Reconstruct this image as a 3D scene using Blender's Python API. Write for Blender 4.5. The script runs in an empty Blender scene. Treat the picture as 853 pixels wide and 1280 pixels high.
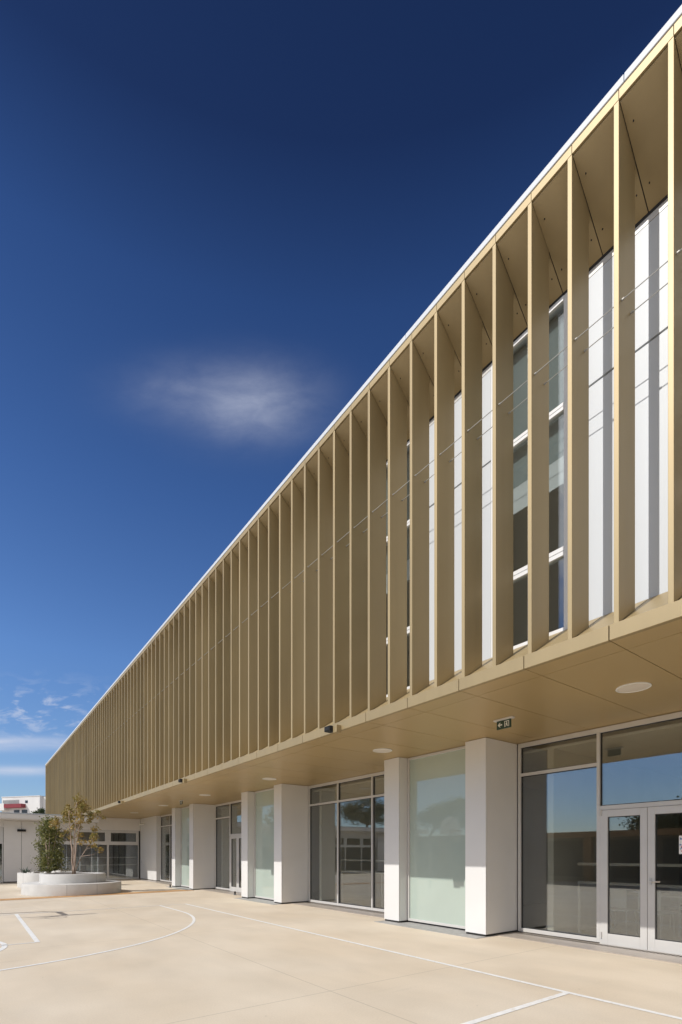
import bpy, bmesh, math, random
from mathutils import Vector, Matrix
random.seed(7)
R = math.radians
S = bpy.context.scene
COL = S.collection

# ------------------------------------------------------------------ materials
def new_mat(name):
    m = bpy.data.materials.new(name); m.use_nodes = True
    nt = m.node_tree; nt.nodes.clear()
    out = nt.nodes.new('ShaderNodeOutputMaterial')
    return m, nt, out

def pbr(name, col, rough=0.5, metal=0.0, var=0.06, scale=3.0, bump=0.0, bscale=40.0, spec=0.5, stretch=(1, 1, 1), rvar=0.0, coat=0.0):
    m, nt, out = new_mat(name)
    N, L = nt.nodes, nt.links
    b = N.new('ShaderNodeBsdfPrincipled')
    b.inputs['Roughness'].default_value = rough
    b.inputs['Metallic'].default_value = metal
    b.inputs['Specular IOR Level'].default_value = spec
    b.inputs['Coat Weight'].default_value = coat
    b.inputs['Coat Roughness'].default_value = 0.015; b.inputs['Coat IOR'].default_value = 1.85
    tc = N.new('ShaderNodeNewGeometry')
    mp = N.new('ShaderNodeMapping'); mp.inputs['Scale'].default_value = stretch
    L.new(tc.outputs['Position'], mp.inputs['Vector'])
    nz = N.new('ShaderNodeTexNoise'); nz.inputs['Scale'].default_value = scale; nz.inputs['Detail'].default_value = 6
    L.new(mp.outputs['Vector'], nz.inputs['Vector'])
    ramp = N.new('ShaderNodeMapRange')
    ramp.inputs['From Min'].default_value = 0.3; ramp.inputs['From Max'].default_value = 0.7
    ramp.inputs['To Min'].default_value = 1 - var; ramp.inputs['To Max'].default_value = 1 + var
    L.new(nz.outputs['Fac'], ramp.inputs['Value'])
    mul = N.new('ShaderNodeVectorMath'); mul.operation = 'SCALE'
    mul.inputs[0].default_value = col
    L.new(ramp.outputs['Result'], mul.inputs['Scale'])
    L.new(mul.outputs['Vector'], b.inputs['Base Color'])
    if rvar:
        rr = N.new('ShaderNodeMapRange')
        rr.inputs['From Min'].default_value = 0.3; rr.inputs['From Max'].default_value = 0.7
        rr.inputs['To Min'].default_value = rough - rvar; rr.inputs['To Max'].default_value = rough + rvar
        L.new(nz.outputs['Fac'], rr.inputs['Value']); L.new(rr.outputs['Result'], b.inputs['Roughness'])
    if bump:
        n2 = N.new('ShaderNodeTexNoise'); n2.inputs['Scale'].default_value = bscale; n2.inputs['Detail'].default_value = 4
        L.new(tc.outputs['Position'], n2.inputs['Vector'])
        bp = N.new('ShaderNodeBump'); bp.inputs['Strength'].default_value = bump; bp.inputs['Distance'].default_value = 0.01
        L.new(n2.outputs['Fac'], bp.inputs['Height']); L.new(bp.outputs['Normal'], b.inputs['Normal'])
    L.new(b.outputs['BSDF'], out.inputs['Surface'])
    return m

def glass(name, tint=(0.80, 0.84, 0.82), f0=0.07, rough=0.0):
    m, nt, out = new_mat(name)
    N, L = nt.nodes, nt.links
    tr = N.new('ShaderNodeBsdfTransparent'); tr.inputs['Color'].default_value = (*tint, 1)
    gl = N.new('ShaderNodeBsdfGlossy'); gl.inputs['Roughness'].default_value = rough
    gl.inputs['Color'].default_value = (0.92, 0.96, 1, 1)
    lw = N.new('ShaderNodeLayerWeight'); lw.inputs['Blend'].default_value = 0.5
    p = N.new('ShaderNodeMath'); p.operation = 'POWER'; p.inputs[1].default_value = 4.0
    L.new(lw.outputs['Facing'], p.inputs[0])
    ma = N.new('ShaderNodeMath'); ma.operation = 'MULTIPLY_ADD'
    ma.inputs[1].default_value = 1 - f0; ma.inputs[2].default_value = f0
    L.new(p.outputs[0], ma.inputs[0])
    mx = N.new('ShaderNodeMixShader')
    L.new(ma.outputs[0], mx.inputs['Fac']); L.new(tr.outputs[0], mx.inputs[1]); L.new(gl.outputs[0], mx.inputs[2])
    L.new(mx.outputs[0], out.inputs['Surface'])
    return m

def leaf_mat(name, c1, c2, scale=2.5):
    m, nt, out = new_mat(name)
    N, L = nt.nodes, nt.links
    g = N.new('ShaderNodeNewGeometry')
    nz = N.new('ShaderNodeTexNoise'); nz.inputs['Scale'].default_value = scale; nz.inputs['Detail'].default_value = 3
    L.new(g.outputs['Position'], nz.inputs['Vector'])
    add = N.new('ShaderNodeMath'); add.operation = 'MULTIPLY_ADD'; add.inputs[1].default_value = 0.45
    L.new(g.outputs['Random Per Island'], add.inputs[0]); L.new(nz.outputs['Fac'], add.inputs[2])
    mr = N.new('ShaderNodeMapRange'); mr.inputs['From Min'].default_value = 0.45; mr.inputs['From Max'].default_value = 0.95
    L.new(add.outputs[0], mr.inputs['Value'])
    mix = N.new('ShaderNodeMix'); mix.data_type = 'RGBA'
    mix.inputs[6].default_value = (*c1, 1); mix.inputs[7].default_value = (*c2, 1)
    L.new(mr.outputs['Result'], mix.inputs[0])
    d = N.new('ShaderNodeBsdfPrincipled'); d.inputs['Roughness'].default_value = 0.45
    L.new(mix.outputs[2], d.inputs['Base Color'])
    t = N.new('ShaderNodeBsdfTranslucent'); L.new(mix.outputs[2], t.inputs['Color'])
    mx = N.new('ShaderNodeMixShader'); mx.inputs[0].default_value = 0.3
    L.new(d.outputs[0], mx.inputs[1]); L.new(t.outputs[0], mx.inputs[2])
    L.new(mx.outputs[0], out.inputs['Surface'])
    return m

def ground_mat():
    m, nt, out = new_mat('beige_concrete')
    N, L = nt.nodes, nt.links
    b = N.new('ShaderNodeBsdfPrincipled'); b.inputs['Roughness'].default_value = 0.75
    b.inputs['Specular IOR Level'].default_value = 0.3
    g = N.new('ShaderNodeNewGeometry')
    def noise(scale, detail, stretch=(1, 1, 1), rot=0.0):
        mp = N.new('ShaderNodeMapping'); mp.inputs['Scale'].default_value = stretch; mp.inputs['Rotation'].default_value = (0, 0, rot)
        L.new(g.outputs['Position'], mp.inputs['Vector'])
        n = N.new('ShaderNodeTexNoise'); n.inputs['Scale'].default_value = scale; n.inputs['Detail'].default_value = detail
        L.new(mp.outputs['Vector'], n.inputs['Vector']); return n.outputs['Fac']
    def mr(v, a, b_, c, d):
        q = N.new('ShaderNodeMapRange'); q.inputs['From Min'].default_value = a; q.inputs['From Max'].default_value = b_
        q.inputs['To Min'].default_value = c; q.inputs['To Max'].default_value = d
        L.new(v, q.inputs['Value']); return q.outputs['Result']
    def math2(op, a, b_):
        q = N.new('ShaderNodeMath'); q.operation = op
        for i, v in enumerate((a, b_)):
            if isinstance(v, (int, float)): q.inputs[i].default_value = v
            else: L.new(v, q.inputs[i])
        return q.outputs[0]
    big = mr(noise(0.22, 5, (1.0, 0.45, 1)), 0.32, 0.7, 0.935, 1.05)
    mid = mr(noise(1.6, 8, (1.0, 0.5, 1), 0.3), 0.3, 0.7, 0.935, 1.05)
    fine = mr(noise(55, 3), 0.25, 0.75, 0.95, 1.05)
    v = math2('MULTIPLY', math2('MULTIPLY', big, mid), fine)
    # a few dark specks
    spk = mr(noise(9.0, 2), 0.77, 0.80, 1.0, 0.75)
    v = math2('MULTIPLY', v, spk)
    stain = mr(noise(0.55, 9, (1.0, 0.6, 1), 0.8), 0.60, 0.72, 1.0, 0.92)        # blotchy old stains
    scuff = mr(noise(2.2, 4, (0.25, 3.0, 1), 0.35), 0.66, 0.74, 1.0, 0.93)       # drag marks
    v = math2('MULTIPLY', v, math2('MULTIPLY', stain, scuff))
    # saw-cut joints in the slab
    sx = N.new('ShaderNodeSeparateXYZ'); L.new(g.outputs['Position'], sx.inputs[0])
    def joint(ch, off, per, w):
        a = math2('MODULO', math2('ADD', ch, 1000 * per - off), per)
        d1 = math2('ABSOLUTE', math2('SUBTRACT', a, per / 2), 0)
        d2 = math2('SUBTRACT', per / 2, d1)
        return mr(d2, w * 0.4, w, 0.70, 1.0)
    v = math2('MULTIPLY', v, joint(sx.outputs['Y'], 4.6, 5.0, 0.008))
    v = math2('MULTIPLY', v, joint(sx.outputs['X'], 3.27, 4.6, 0.008))
    tone = N.new('ShaderNodeMix'); tone.data_type = 'RGBA'
    tone.inputs[6].default_value = (0.62, 0.53, 0.412, 1); tone.inputs[7].default_value = (0.665, 0.585, 0.475, 1)
    L.new(mr(noise(0.5, 6), 0.35, 0.65, 0, 1), tone.inputs[0])
    mul = N.new('ShaderNodeVectorMath'); mul.operation = 'SCALE'
    L.new(tone.outputs[2], mul.inputs[0]); L.new(v, mul.inputs['Scale'])
    L.new(mul.outputs[0], b.inputs['Base Color'])
    bp = N.new('ShaderNodeBump'); bp.inputs['Strength'].default_value = 0.25; bp.inputs['Distance'].default_value = 0.006
    L.new(noise(70, 3), bp.inputs['Height']); L.new(bp.outputs[0], b.inputs['Normal'])
    L.new(b.outputs[0], out.inputs['Surface'])
    return m

def line_mat():
    m = pbr('white_line_paint', (0.78, 0.78, 0.77), 0.6, 0, 0.08, 14)
    nt = m.node_tree; N, L = nt.nodes, nt.links
    b = [n for n in N if n.type == 'BSDF_PRINCIPLED'][0]
    src = b.inputs['Base Color'].links[0].from_socket
    g = N.new('ShaderNodeNewGeometry'); nz = N.new('ShaderNodeTexNoise'); nz.inputs['Scale'].default_value = 13; nz.inputs['Detail'].default_value = 9; nz.inputs['Roughness'].default_value = .7
    L.new(g.outputs['Position'], nz.inputs['Vector'])
    mr = N.new('ShaderNodeMapRange'); mr.inputs['From Min'].default_value = .54; mr.inputs['From Max'].default_value = .66; mr.inputs['To Max'].default_value = .55
    L.new(nz.outputs['Fac'], mr.inputs['Value'])
    mx = N.new('ShaderNodeMix'); mx.data_type = 'RGBA'; L.new(mr.outputs[0], mx.inputs[0]); L.new(src, mx.inputs[6]); mx.inputs[7].default_value = (.62, .54, .42, 1)
    L.new(mx.outputs[2], b.inputs['Base Color'])
    return m

def gold_mat(name, col, rough, metal, var, streaks=False):
    m = pbr(name, col, rough, metal, var, 0.8, rvar=0.04, spec=0.5)
    nt = m.node_tree; N, L = nt.nodes, nt.links
    b = [n for n in N if n.type == 'BSDF_PRINCIPLED'][0]
    # random tone per object stands in for reflections that differ between fins
    src = b.inputs['Base Color'].links[0].from_socket
    oi = N.new('ShaderNodeObjectInfo')
    mr = N.new('ShaderNodeMapRange'); mr.inputs['To Min'].default_value = 0.90; mr.inputs['To Max'].default_value = 1.08
    L.new(oi.outputs['Random'], mr.inputs['Value'])
    g = N.new('ShaderNodeNewGeometry'); mp = N.new('ShaderNodeMapping'); mp.inputs['Scale'].default_value = (6, 6, .25)
    L.new(g.outputs['Position'], mp.inputs['Vector'])
    st = N.new('ShaderNodeTexNoise'); st.inputs['Scale'].default_value = 1.0; st.inputs['Detail'].default_value = 5; L.new(mp.outputs[0], st.inputs['Vector'])
    sr = N.new('ShaderNodeMapRange'); sr.inputs['From Min'].default_value = .3; sr.inputs['From Max'].default_value = .7; sr.inputs['To Min'].default_value = .965 if streaks else 1; sr.inputs['To Max'].default_value = 1.035 if streaks else 1
    L.new(st.outputs['Fac'], sr.inputs['Value'])
    ml = N.new('ShaderNodeMath'); ml.operation = 'MULTIPLY'; L.new(sr.outputs[0], ml.inputs[0]); L.new(mr.outputs[0], ml.inputs[1])
    v = N.new('ShaderNodeVectorMath'); v.operation = 'SCALE'
    L.new(src, v.inputs[0]); L.new(ml.outputs[0], v.inputs['Scale']); L.new(v.outputs[0], b.inputs['Base Color'])
    return m

M = dict(
    gold=gold_mat('champagne_metal', (0.385, 0.292, 0.152), 0.47, 0.26, 0.04, True),
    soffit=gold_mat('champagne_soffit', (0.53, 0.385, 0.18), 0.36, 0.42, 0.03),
    white=pbr('white_panel', (0.70, 0.69, 0.672), 0.42, 0, 0.025, 1.2, rvar=0.05),
    coping=pbr('white_coping', (0.55, 0.57, 0.60), 0.55, 0, 0.02, 2),
    clad=pbr('white_facade_panel', (0.58, 0.605, 0.63), 0.45, 0, 0.03, 5, stretch=(1, 1, .05)),
    frame=pbr('grey_white_aluminium', (0.60, 0.585, 0.56), 0.38, 0.1, 0.03, 3),
    wframe=pbr('white_aluminium', (0.76, 0.76, 0.76), 0.38, 0.0, 0.03, 3),
    dark=pbr('dark_gap', (0.018, 0.016, 0.014), 0.7, 0, 0.1),
    seal=pbr('black_gasket', (0.03, 0.03, 0.03), 0.6, 0, 0.1),
    glass=glass('clear_glazing', (0.86, 0.87, 0.84), 0.155),
    upglass=glass('upper_glazing', (0.82, 0.85, 0.85), 0.125),
    frost=pbr('enamelled_green_glass', (0.42, 0.495, 0.435), 0.30, 0, 0.05, 0.8, coat=1.0),
    concrete=pbr('pale_precast_concrete', (0.56, 0.55, 0.53), 0.7, 0, 0.08, 2.2, bump=0.15, bscale=60),
    soil=pbr('dark_soil', (0.10, 0.075, 0.05), 0.95, 0, 0.5, 18, bump=0.8, bscale=30),
    strip=pbr('grey_drain_strip', (0.34, 0.335, 0.325), 0.7, 0, 0.15, 9, bump=0.2),
    line=line_mat(),
    orange=pbr('ochre_line_paint', (0.52, 0.29, 0.12), 0.65, 0, 0.2, 5),
    floor=pbr('interior_floor', (0.40, 0.35, 0.30), 0.35, 0, 0.1, 2),
    inwall=pbr('interior_wall', (0.72, 0.70, 0.65), 0.7, 0, 0.05, 2),
    indark=pbr('interior_dark_wall', (0.22, 0.205, 0.185), 0.7, 0, 0.1, 2),
    wood=pbr('varnished_wood', (0.30, 0.17, 0.08), 0.5, 0, 0.2, 5, stretch=(4, 4, .4)),
    steel=pbr('brushed_steel', (0.55, 0.55, 0.54), 0.3, 0.9, 0.05, 8),
    black=pbr('black_plastic', (0.02, 0.02, 0.02), 0.65, 0, 0.1, spec=0.25),
    opal=pbr('opal_diffuser', (0.66, 0.60, 0.52), 0.45, 0, 0.02),
    green=pbr('sign_green', (0.025, 0.055, 0.035), 0.4, 0, 0.05),
    signwhite=pbr('sign_white', (0.78, 0.78, 0.74), 0.4, 0, 0.03),
    bark=pbr('pale_bark', (0.42, 0.32, 0.25), 0.8, 0, 0.25, 9, stretch=(1, 1, .3), bump=0.3, bscale=25),
    pinebark=pbr('pine_bark', (0.16, 0.10, 0.07), 0.9, 0, 0.3, 5, bump=0.5, bscale=12),
    leaf=leaf_mat('olive_yellow_leaf', (0.21, 0.205, 0.045), (0.46, 0.31, 0.10), 1.4),
    shrub=leaf_mat('shrub_leaf', (0.075, 0.10, 0.025), (0.27, 0.26, 0.08), 5),
    pine=leaf_mat('pine_needles', (0.025, 0.045, 0.014), (0.07, 0.095, 0.03), 1.0),
    agave=pbr('agave_leaf', (0.10, 0.14, 0.10), 0.5, 0, 0.15),
    stone=pbr('white_stone', (0.60, 0.58, 0.54), 0.8, 0, 0.1, 7, bump=0.5, bscale=14),
    render=pbr('white_render', (0.62, 0.61, 0.60), 0.85, 0, 0.05, 0.5),
    red=pbr('red_balcony', (0.20, 0.022, 0.028), 0.5, 0, 0.1),
    shadewall=pbr('loggia_shade_grey', (0.24, 0.24, 0.24), 0.8, 0, 0.1),  # shade of the balcony recess, put into the colour
    win_dark=pbr('dark_window', (0.03, 0.035, 0.045), 0.25, 0, 0.1),
    roof=pbr('roof_gravel', (0.32, 0.31, 0.29), 0.9, 0, 0.15, 6),
    zinc=pbr('pale_zinc_edge', (0.50, 0.52, 0.55), 0.4, 0.2, 0.04),
    wingwhite=pbr('wing_white_panel', (0.70, 0.675, 0.65), 0.5, 0, 0.03, 1.5),
    blind=pbr('blind_fabric', (0.26, 0.30, 0.30), 0.8, 0, 0.04),
    cablem=pbr('galvanised_cable', (0.42, 0.41, 0.38), 0.5, 0.3, 0.05),
    paper=pbr('paper_white', (0.8, 0.79, 0.77), 0.7, 0, 0.02),
    pred=pbr('paper_red', (0.5, 0.06, 0.06), 0.7, 0, 0.02),
    pblue=pbr('paper_blue', (0.12, 0.2, 0.42), 0.7, 0, 0.02),
    blade=pbr('post_grey', (0.30, 0.31, 0.32), 0.45, 0.3, 0.06),
    board=pbr('board_white', (0.72, 0.72, 0.71), 0.5, 0, 0.04),
    netm=pbr('net_cord', (0.7, 0.7, 0.7), 0.8, 0, 0.05),
    rim=pbr('orange_rim', (0.55, 0.13, 0.03), 0.45, 0.2, 0.05),
    chair=pbr('white_chair', (0.62, 0.64, 0.63), 0.4, 0, 0.03),
    ground=ground_mat(),
)

# ------------------------------------------------------------------ mesh builder
class MB:
    def __init__(self):
        self.v, self.f, self.m = [], [], []
    def add(self, vs, fs, mi=0):
        o = len(self.v); self.v += [tuple(p) for p in vs]
        for f in fs:
            self.f.append([o + i for i in f]); self.m.append(mi)
        return self
    def box(self, x0, x1, y0, y1, z0, z1, mi=0):
        vs = [(x, y, z) for z in (z0, z1) for y in (y0, y1) for x in (x0, x1)]
        fs = [(0, 2, 3, 1), (4, 5, 7, 6), (0, 1, 5, 4), (2, 6, 7, 3), (0, 4, 6, 2), (1, 3, 7, 5)]
        return self.add(vs, fs, mi)
    def prism_y(self, prof, y0, y1, mi=0):
        # prof: (x,z) counter-clockwise seen from -y
        n = len(prof)
        vs = [(x, y0, z) for x, z in prof] + [(x, y1, z) for x, z in prof]
        fs = [tuple(range(n)), tuple(range(2 * n - 1, n - 1, -1))]
        for i in range(n):
            j = (i + 1) % n
            fs.append((i, i + n, j + n, j))
        return self.add(vs, fs, mi)
    def tube(self, pts, rads, n=8, mi=0, cap=True):
        pts = [Vector(p) for p in pts]
        rings = []
        for i, p in enumerate(pts):
            a = pts[max(i - 1, 0)]; b = pts[min(i + 1, len(pts) - 1)]
            d = (b - a).normalized()
            up = Vector((0, 0, 1)) if abs(d.z) < 0.9 else Vector((1, 0, 0))
            e1 = d.cross(up).normalized(); e2 = d.cross(e1).normalized()
            r = rads[i] if isinstance(rads, (list, tuple)) else rads
            rings.append([p + e1 * r * math.cos(2 * math.pi * k / n) + e2 * r * math.sin(2 * math.pi * k / n) for k in range(n)])
        vs = [q for rg in rings for q in rg]; fs = []
        for i in range(len(pts) - 1):
            for k in range(n):
                k2 = (k + 1) % n
                fs.append((i * n + k, i * n + k2, (i + 1) * n + k2, (i + 1) * n + k))
        if cap:
            fs.append(tuple(range(n - 1, -1, -1))); fs.append(tuple((len(pts) - 1) * n + k for k in range(n)))
        return self.add(vs, fs, mi)
    def lathe(self, cx, cy, prof, n=96, mi=0):
        vs = []; fs = []
        for k in range(n):
            a = 2 * math.pi * k / n
            for r, z in prof: vs.append((cx + r * math.cos(a), cy + r * math.sin(a), z))
        q = len(prof)
        for k in range(n):
            k2 = (k + 1) % n
            for i in range(q - 1):
                fs.append((k * q + i, k2 * q + i, k2 * q + i + 1, k * q + i + 1))
        return self.add(vs, fs, mi)
    def disc(self, cx, cy, z, r, n=48, mi=0, rough=0.0, rnd=None):
        vs = [(cx, cy, z)]
        for k in range(n):
            a = 2 * math.pi * k / n
            vs.append((cx + r * math.cos(a), cy + r * math.sin(a), z))
        return self.add(vs, [(0, 1 + k, 1 + (k + 1) % n) for k in range(n)], mi)
    def leaf(self, p, size, rnd, mi=0, flat=0.0):
        d = Vector((rnd.gauss(0, 1), rnd.gauss(0, 1), rnd.gauss(0, 1) - flat)).normalized()
        e = d.orthogonal().normalized()
        e.rotate(Matrix.Rotation(rnd.uniform(0, 6.28), 3, d))
        w = d.cross(e) * size * 0.32
        l = e * size
        nrm = d * size * 0.12
        p = Vector(p)
        return self.add([p - l * .5, p + w * 1.0 + nrm, p + l * .5, p - w + nrm], [(0, 1, 2, 3)], mi)
    def build(self, name, mats, parent=None, smooth=False, bevel=0.0, fix=False):
        me = bpy.data.meshes.new(name)
        off = parent_world(parent) if parent else Vector((0, 0, 0))
        me.from_pydata([(v[0] - off.x, v[1] - off.y, v[2] - off.z) for v in self.v], [], self.f)
        if not isinstance(mats, (list, tuple)): mats = [mats]
        for mt in mats: me.materials.append(mt)
        me.polygons.foreach_set('material_index', self.m)
        if smooth: me.polygons.foreach_set('use_smooth', [True] * len(me.polygons))
        if fix:
            bm = bmesh.new(); bm.from_mesh(me); bmesh.ops.recalc_face_normals(bm, faces=bm.faces); bm.to_mesh(me); bm.free()
        me.update()
        o = bpy.data.objects.new(name, me); COL.objects.link(o)
        if parent: o.parent = parent
        if bevel:
            md = o.modifiers.new('Bevel', 'BEVEL'); md.width = bevel; md.segments = 2; md.limit_method = 'ANGLE'
        return o

def parent_world(o):
    p = Vector((0, 0, 0))
    while o: p = p + o.location; o = o.parent
    return p

def tag(o, label=None, cat=None, group=None, kind=None):
    if label: o['label'] = label
    if cat: o['category'] = cat
    if group: o['group'] = group
    if kind: o['kind'] = kind
    return o

def thing(name, loc, label, cat, group=None):
    o = bpy.data.objects.new(name, None); COL.objects.link(o); o.location = loc
    o.empty_display_size = 0.2
    return tag(o, label, cat, group)

def copy_obj(o, parent=None):
    c = o.copy(); COL.objects.link(c); c.parent = parent
    return c
def copy_tree(o, parent=None):
    kids = list(o.children)
    c = copy_obj(o, parent)
    for k in kids: copy_tree(k, c)
    return c

# ------------------------------------------------------------------ dimensions (x into the building, y along the facade, z up)
ALPHA = math.atan(463.5 / 623.4)
XF = 5.223                       # front plane of fins and fascias
ZS, ZF = 3.726, 3.884            # soffit, top of lower fascia
ZT = 9.125                       # underside of upper fascia at the front
XW = 5.92                        # upper window plane
SILL_B, HEAD_B = 4.322, 8.517
PITCH, FIN0, FT = 0.487, 1.866, 0.05
YA, YB = -7.0, 49.95
def fin_y(k): return FIN0 + PITCH * k

# ------------------------------------------------------------------ ground
g = MB(); g.add([(-500, -500, 0), (500, -500, 0), (500, 500, 0), (-500, 500, 0)], [(0, 1, 2, 3)])
tag(g.build('ground', M['ground']), kind='structure')

# ------------------------------------------------------------------ main building
bld = thing('school_building', (XF, 20, 0), 'long school building with gold metal fins above a white pillared ground floor', 'building')

# fins
def fin_prof():
    def zb(x): return ZF + (x - XF) * (SILL_B - ZF) / (XW - XF) - 0.012
    def zt(x): return ZT - (x - XF) * (ZT - HEAD_B) / (XW - XF) + 0.012
    x0, x1 = XF + 0.004, XF + 0.372
    return [(x0, zb(x0)), (x1, zb(x1)), (x1, zt(x1)), (x0, zt(x0))]
fb = MB(); fb.prism_y(fin_prof(), fin_y(0), fin_y(0) + FT)
fin = fb.build('louvre_fin', M['gold'], bld, bevel=0.003, fix=True)
sh = Vector((0, fin_y(0) - bld.location.y, 0))
fin.data.transform(Matrix.Translation(-sh)); fin.location = sh
rf = random.Random(5)
for k in range(-1, 99):
    if k == 0: continue
    c = copy_obj(fin, bld); c.location.y = sh.y + PITCH * k + rf.uniform(-.002, .002)
    c.rotation_euler.z = R(rf.uniform(-0.35, 0.35))
nb = MB()
for k in range(-17, -1): nb.prism_y(fin_prof(), fin_y(k), fin_y(k) + FT)
nb_o = nb.build('louvre_fins', M['gold'], bld, fix=True); tag(nb_o, kind='stuff')

# fascias
def joints(off=0.097, step=2): return [fin_y(k) + off for k in range(-17, 99) if (k - 1) % step == 0]
J2 = [y for y in joints() if YA < y < YB]
f = MB()
ys = [YA] + J2 + [YB]
for a, b in zip(ys[:-1], ys[1:]):
    f.box(XF, XF + 0.06, a + 0.005, b - 0.005, ZS, ZF)
f.box(XF + 0.02, XF + 0.05, YA, YB, ZS + 0.012, ZF - 0.012, 1)
f.build('lower_fascia', [M['gold'], M['dark']], bld, bevel=0.003)
f = MB()
ysu = [YA] + [fin_y(k) for k in range(-17, 99) if YA < fin_y(k) < YB] + [YB]
for a, b in zip(ysu[:-1], ysu[1:]):
    f.box(XF, XF + 0.05, a + 0.0035, b - 0.0035, ZT, ZT + 0.096)
f.box(XF + 0.02, XF + 0.045, YA, YB, ZT + 0.02, ZT + 0.09, 1)
f.build('upper_fascia', [M['gold'], M['dark']], bld)
f = MB()
cj = [YA + 3.1 * i for i in range(0, 19)]
for a, b in zip(cj, cj[1:] + [YB]):
    if b > a: f.box(XF - 0.012, XF + 0.36, a + 0.002, min(b, YB) - 0.002, ZT + 0.102, ZT + 0.182)
f.box(XF + 0.01, XF + 0.35, YA + 0.01, YB - 0.01, ZT + 0.096, ZT + 0.17, 1)
f.build('coping', [M['coping'], M['dark']], bld, bevel=0.006)

# splayed head and sill plates, one plate per fin bay
def splay(name, xa, za, xb, zb, th):
    m = MB()
    for a, b in zip(ysu[:-1], ysu[1:]):
        m.prism_y([(xa, za), (xb, zb), (xb, zb + th), (xa, za + th)] if th > 0 else [(xa, za + th), (xb, zb + th), (xb, zb), (xa, za)], a + 0.005, b - 0.005)
        if name == 'head_plate' and a < 14:      # fixing screws
            for fx, fy in ((.22, .06), (.78, .06), (.22, .42), (.78, .42)):
                x = xa + (xb - xa) * fx; z = za + (zb - za) * fx
                m.tube([(x, a + fy, z + 0.01), (x, a + fy, z - 0.006)], 0.007, 6, 1)
    s = 1 if th > 0 else -1
    m.prism_y([(xa + .01, za + s * .015), (xb, zb + s * .015), (xb, zb + s * .03), (xa + .01, za + s * .03)], YA + .01, YB - .01, 1)
    return m.build(name, [M['gold'], M['dark']], bld, fix=True)
splay('head_plate', XF + 0.022, ZT - 0.018, XW - 0.012, HEAD_B, 0.012)
splay('sill_plate', XF + 0.062, ZF + 0.02, XW - 0.012, SILL_B, -0.012)
m = MB()                                  # shadow gap above the windows
m.box(XW - 0.01, XW + 0.06, YA, YB, HEAD_B - 0.03, HEAD_B + 0.05)
m.build('head_gap', M['dark'], bld)

# upper windows and white panels
PER, WW = 2.68, 1.13
wins = [3.27 + PER * i for i in range(-4, 18)]
ZM1, ZM2 = 7.12, 5.32
proto = None
for wy in wins:
    if wy + WW > YB - .3: continue
    if proto is None:
        fr = MB(); b0 = XW - 0.004; b1 = XW + 0.07; fw = 0.05
        fr.box(b0, b1, wy, wy + fw, SILL_B - .03, HEAD_B - .03); fr.box(b0, b1, wy + WW - fw, wy + WW, SILL_B - .03, HEAD_B - .03)
        for z0, z1 in ((SILL_B - .03, SILL_B + .045), (ZM2 - .055, ZM2 - .005), (ZM2 + .005, ZM2 + .055), (ZM1 - .045, ZM1 - .005), (ZM1 + .005, ZM1 + .045), (HEAD_B - .085, HEAD_B - .03)):
            fr.box(b0 - .004, b1, wy + fw, wy + WW - fw, z0, z1)
        proto = fr.build('upper_window', M['wframe'], bld)
        pn = MB()
        for z0, z1 in ((SILL_B + .045, ZM2 - .055), (ZM2 + .055, ZM1 - .045), (ZM1 + .045, HEAD_B - .085)):
            pn.box(XW + .025, XW + .045, wy + fw, wy + WW - fw, z0, z1)
        pn.build('pane', M['upglass'], proto)
        base = wy
    else:
        c = copy_tree(proto, bld); c.location.y = wy - base
pm = MB()
edges = [YA]
for wy in wins:
    if wy + WW > YB - .3: break
    edges += [wy, wy + WW]
edges.append(YB)
for i in range(0, len(edges), 2):
    a, b = edges[i], edges[i + 1]
    if b - a < .05: continue
    n = max(1, round((b - a) / 1.55))
    for q in range(n):
        ya, yb = a + (b - a) * q / n + .006, a + (b - a) * (q + 1) / n - .006
        pm.box(XW, XW + .04, ya, yb, SILL_B - .02, ZM1 - .014)
        pm.box(XW, XW + .04, ya, yb, ZM1 + .014, HEAD_B - .11)
    pm.box(XW - .003, XW + .05, a + .002, b - .002, HEAD_B - .105, HEAD_B - .03, 2)
    pm.box(XW + .03, XW + .09, a + .001, b - .001, SILL_B - .02, HEAD_B - .04, 1)
pm.build('white_panel', [M['clad'], M['dark'], M['frame']], bld)

# cables through the fins
def cable(x, z):
    m = MB()
    m.tube([(x, YA, z), (x, YB, z)], 0.0048, 6)
    for k in range(-17, 99):
        y = fin_y(k); m.tube([(x, y - 0.028, z), (x, y - 0.001, z)], 0.0105, 7)
    return m.build('tension_cable', M['cablem'], bld, smooth=False)
cable(5.285, 7.147); cable(5.485, 7.143)

# soffit panels
m = MB()
for a, b in zip(ys[:-1], ys[1:]):
    m.box(XF + 0.062, 5.606, a + .0045, b - .0045, ZS + 0.002, ZS + .02)
    m.box(5.614, 8.9, a + .0045, b - .0045, ZS + 0.002, ZS + .02)
m.box(XF + .08, 8.9, YA + .02, YB - .02, ZS + .03, ZS + .05, 1)
m.build('soffit', [M['soffit'], M['dark']], bld)

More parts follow.
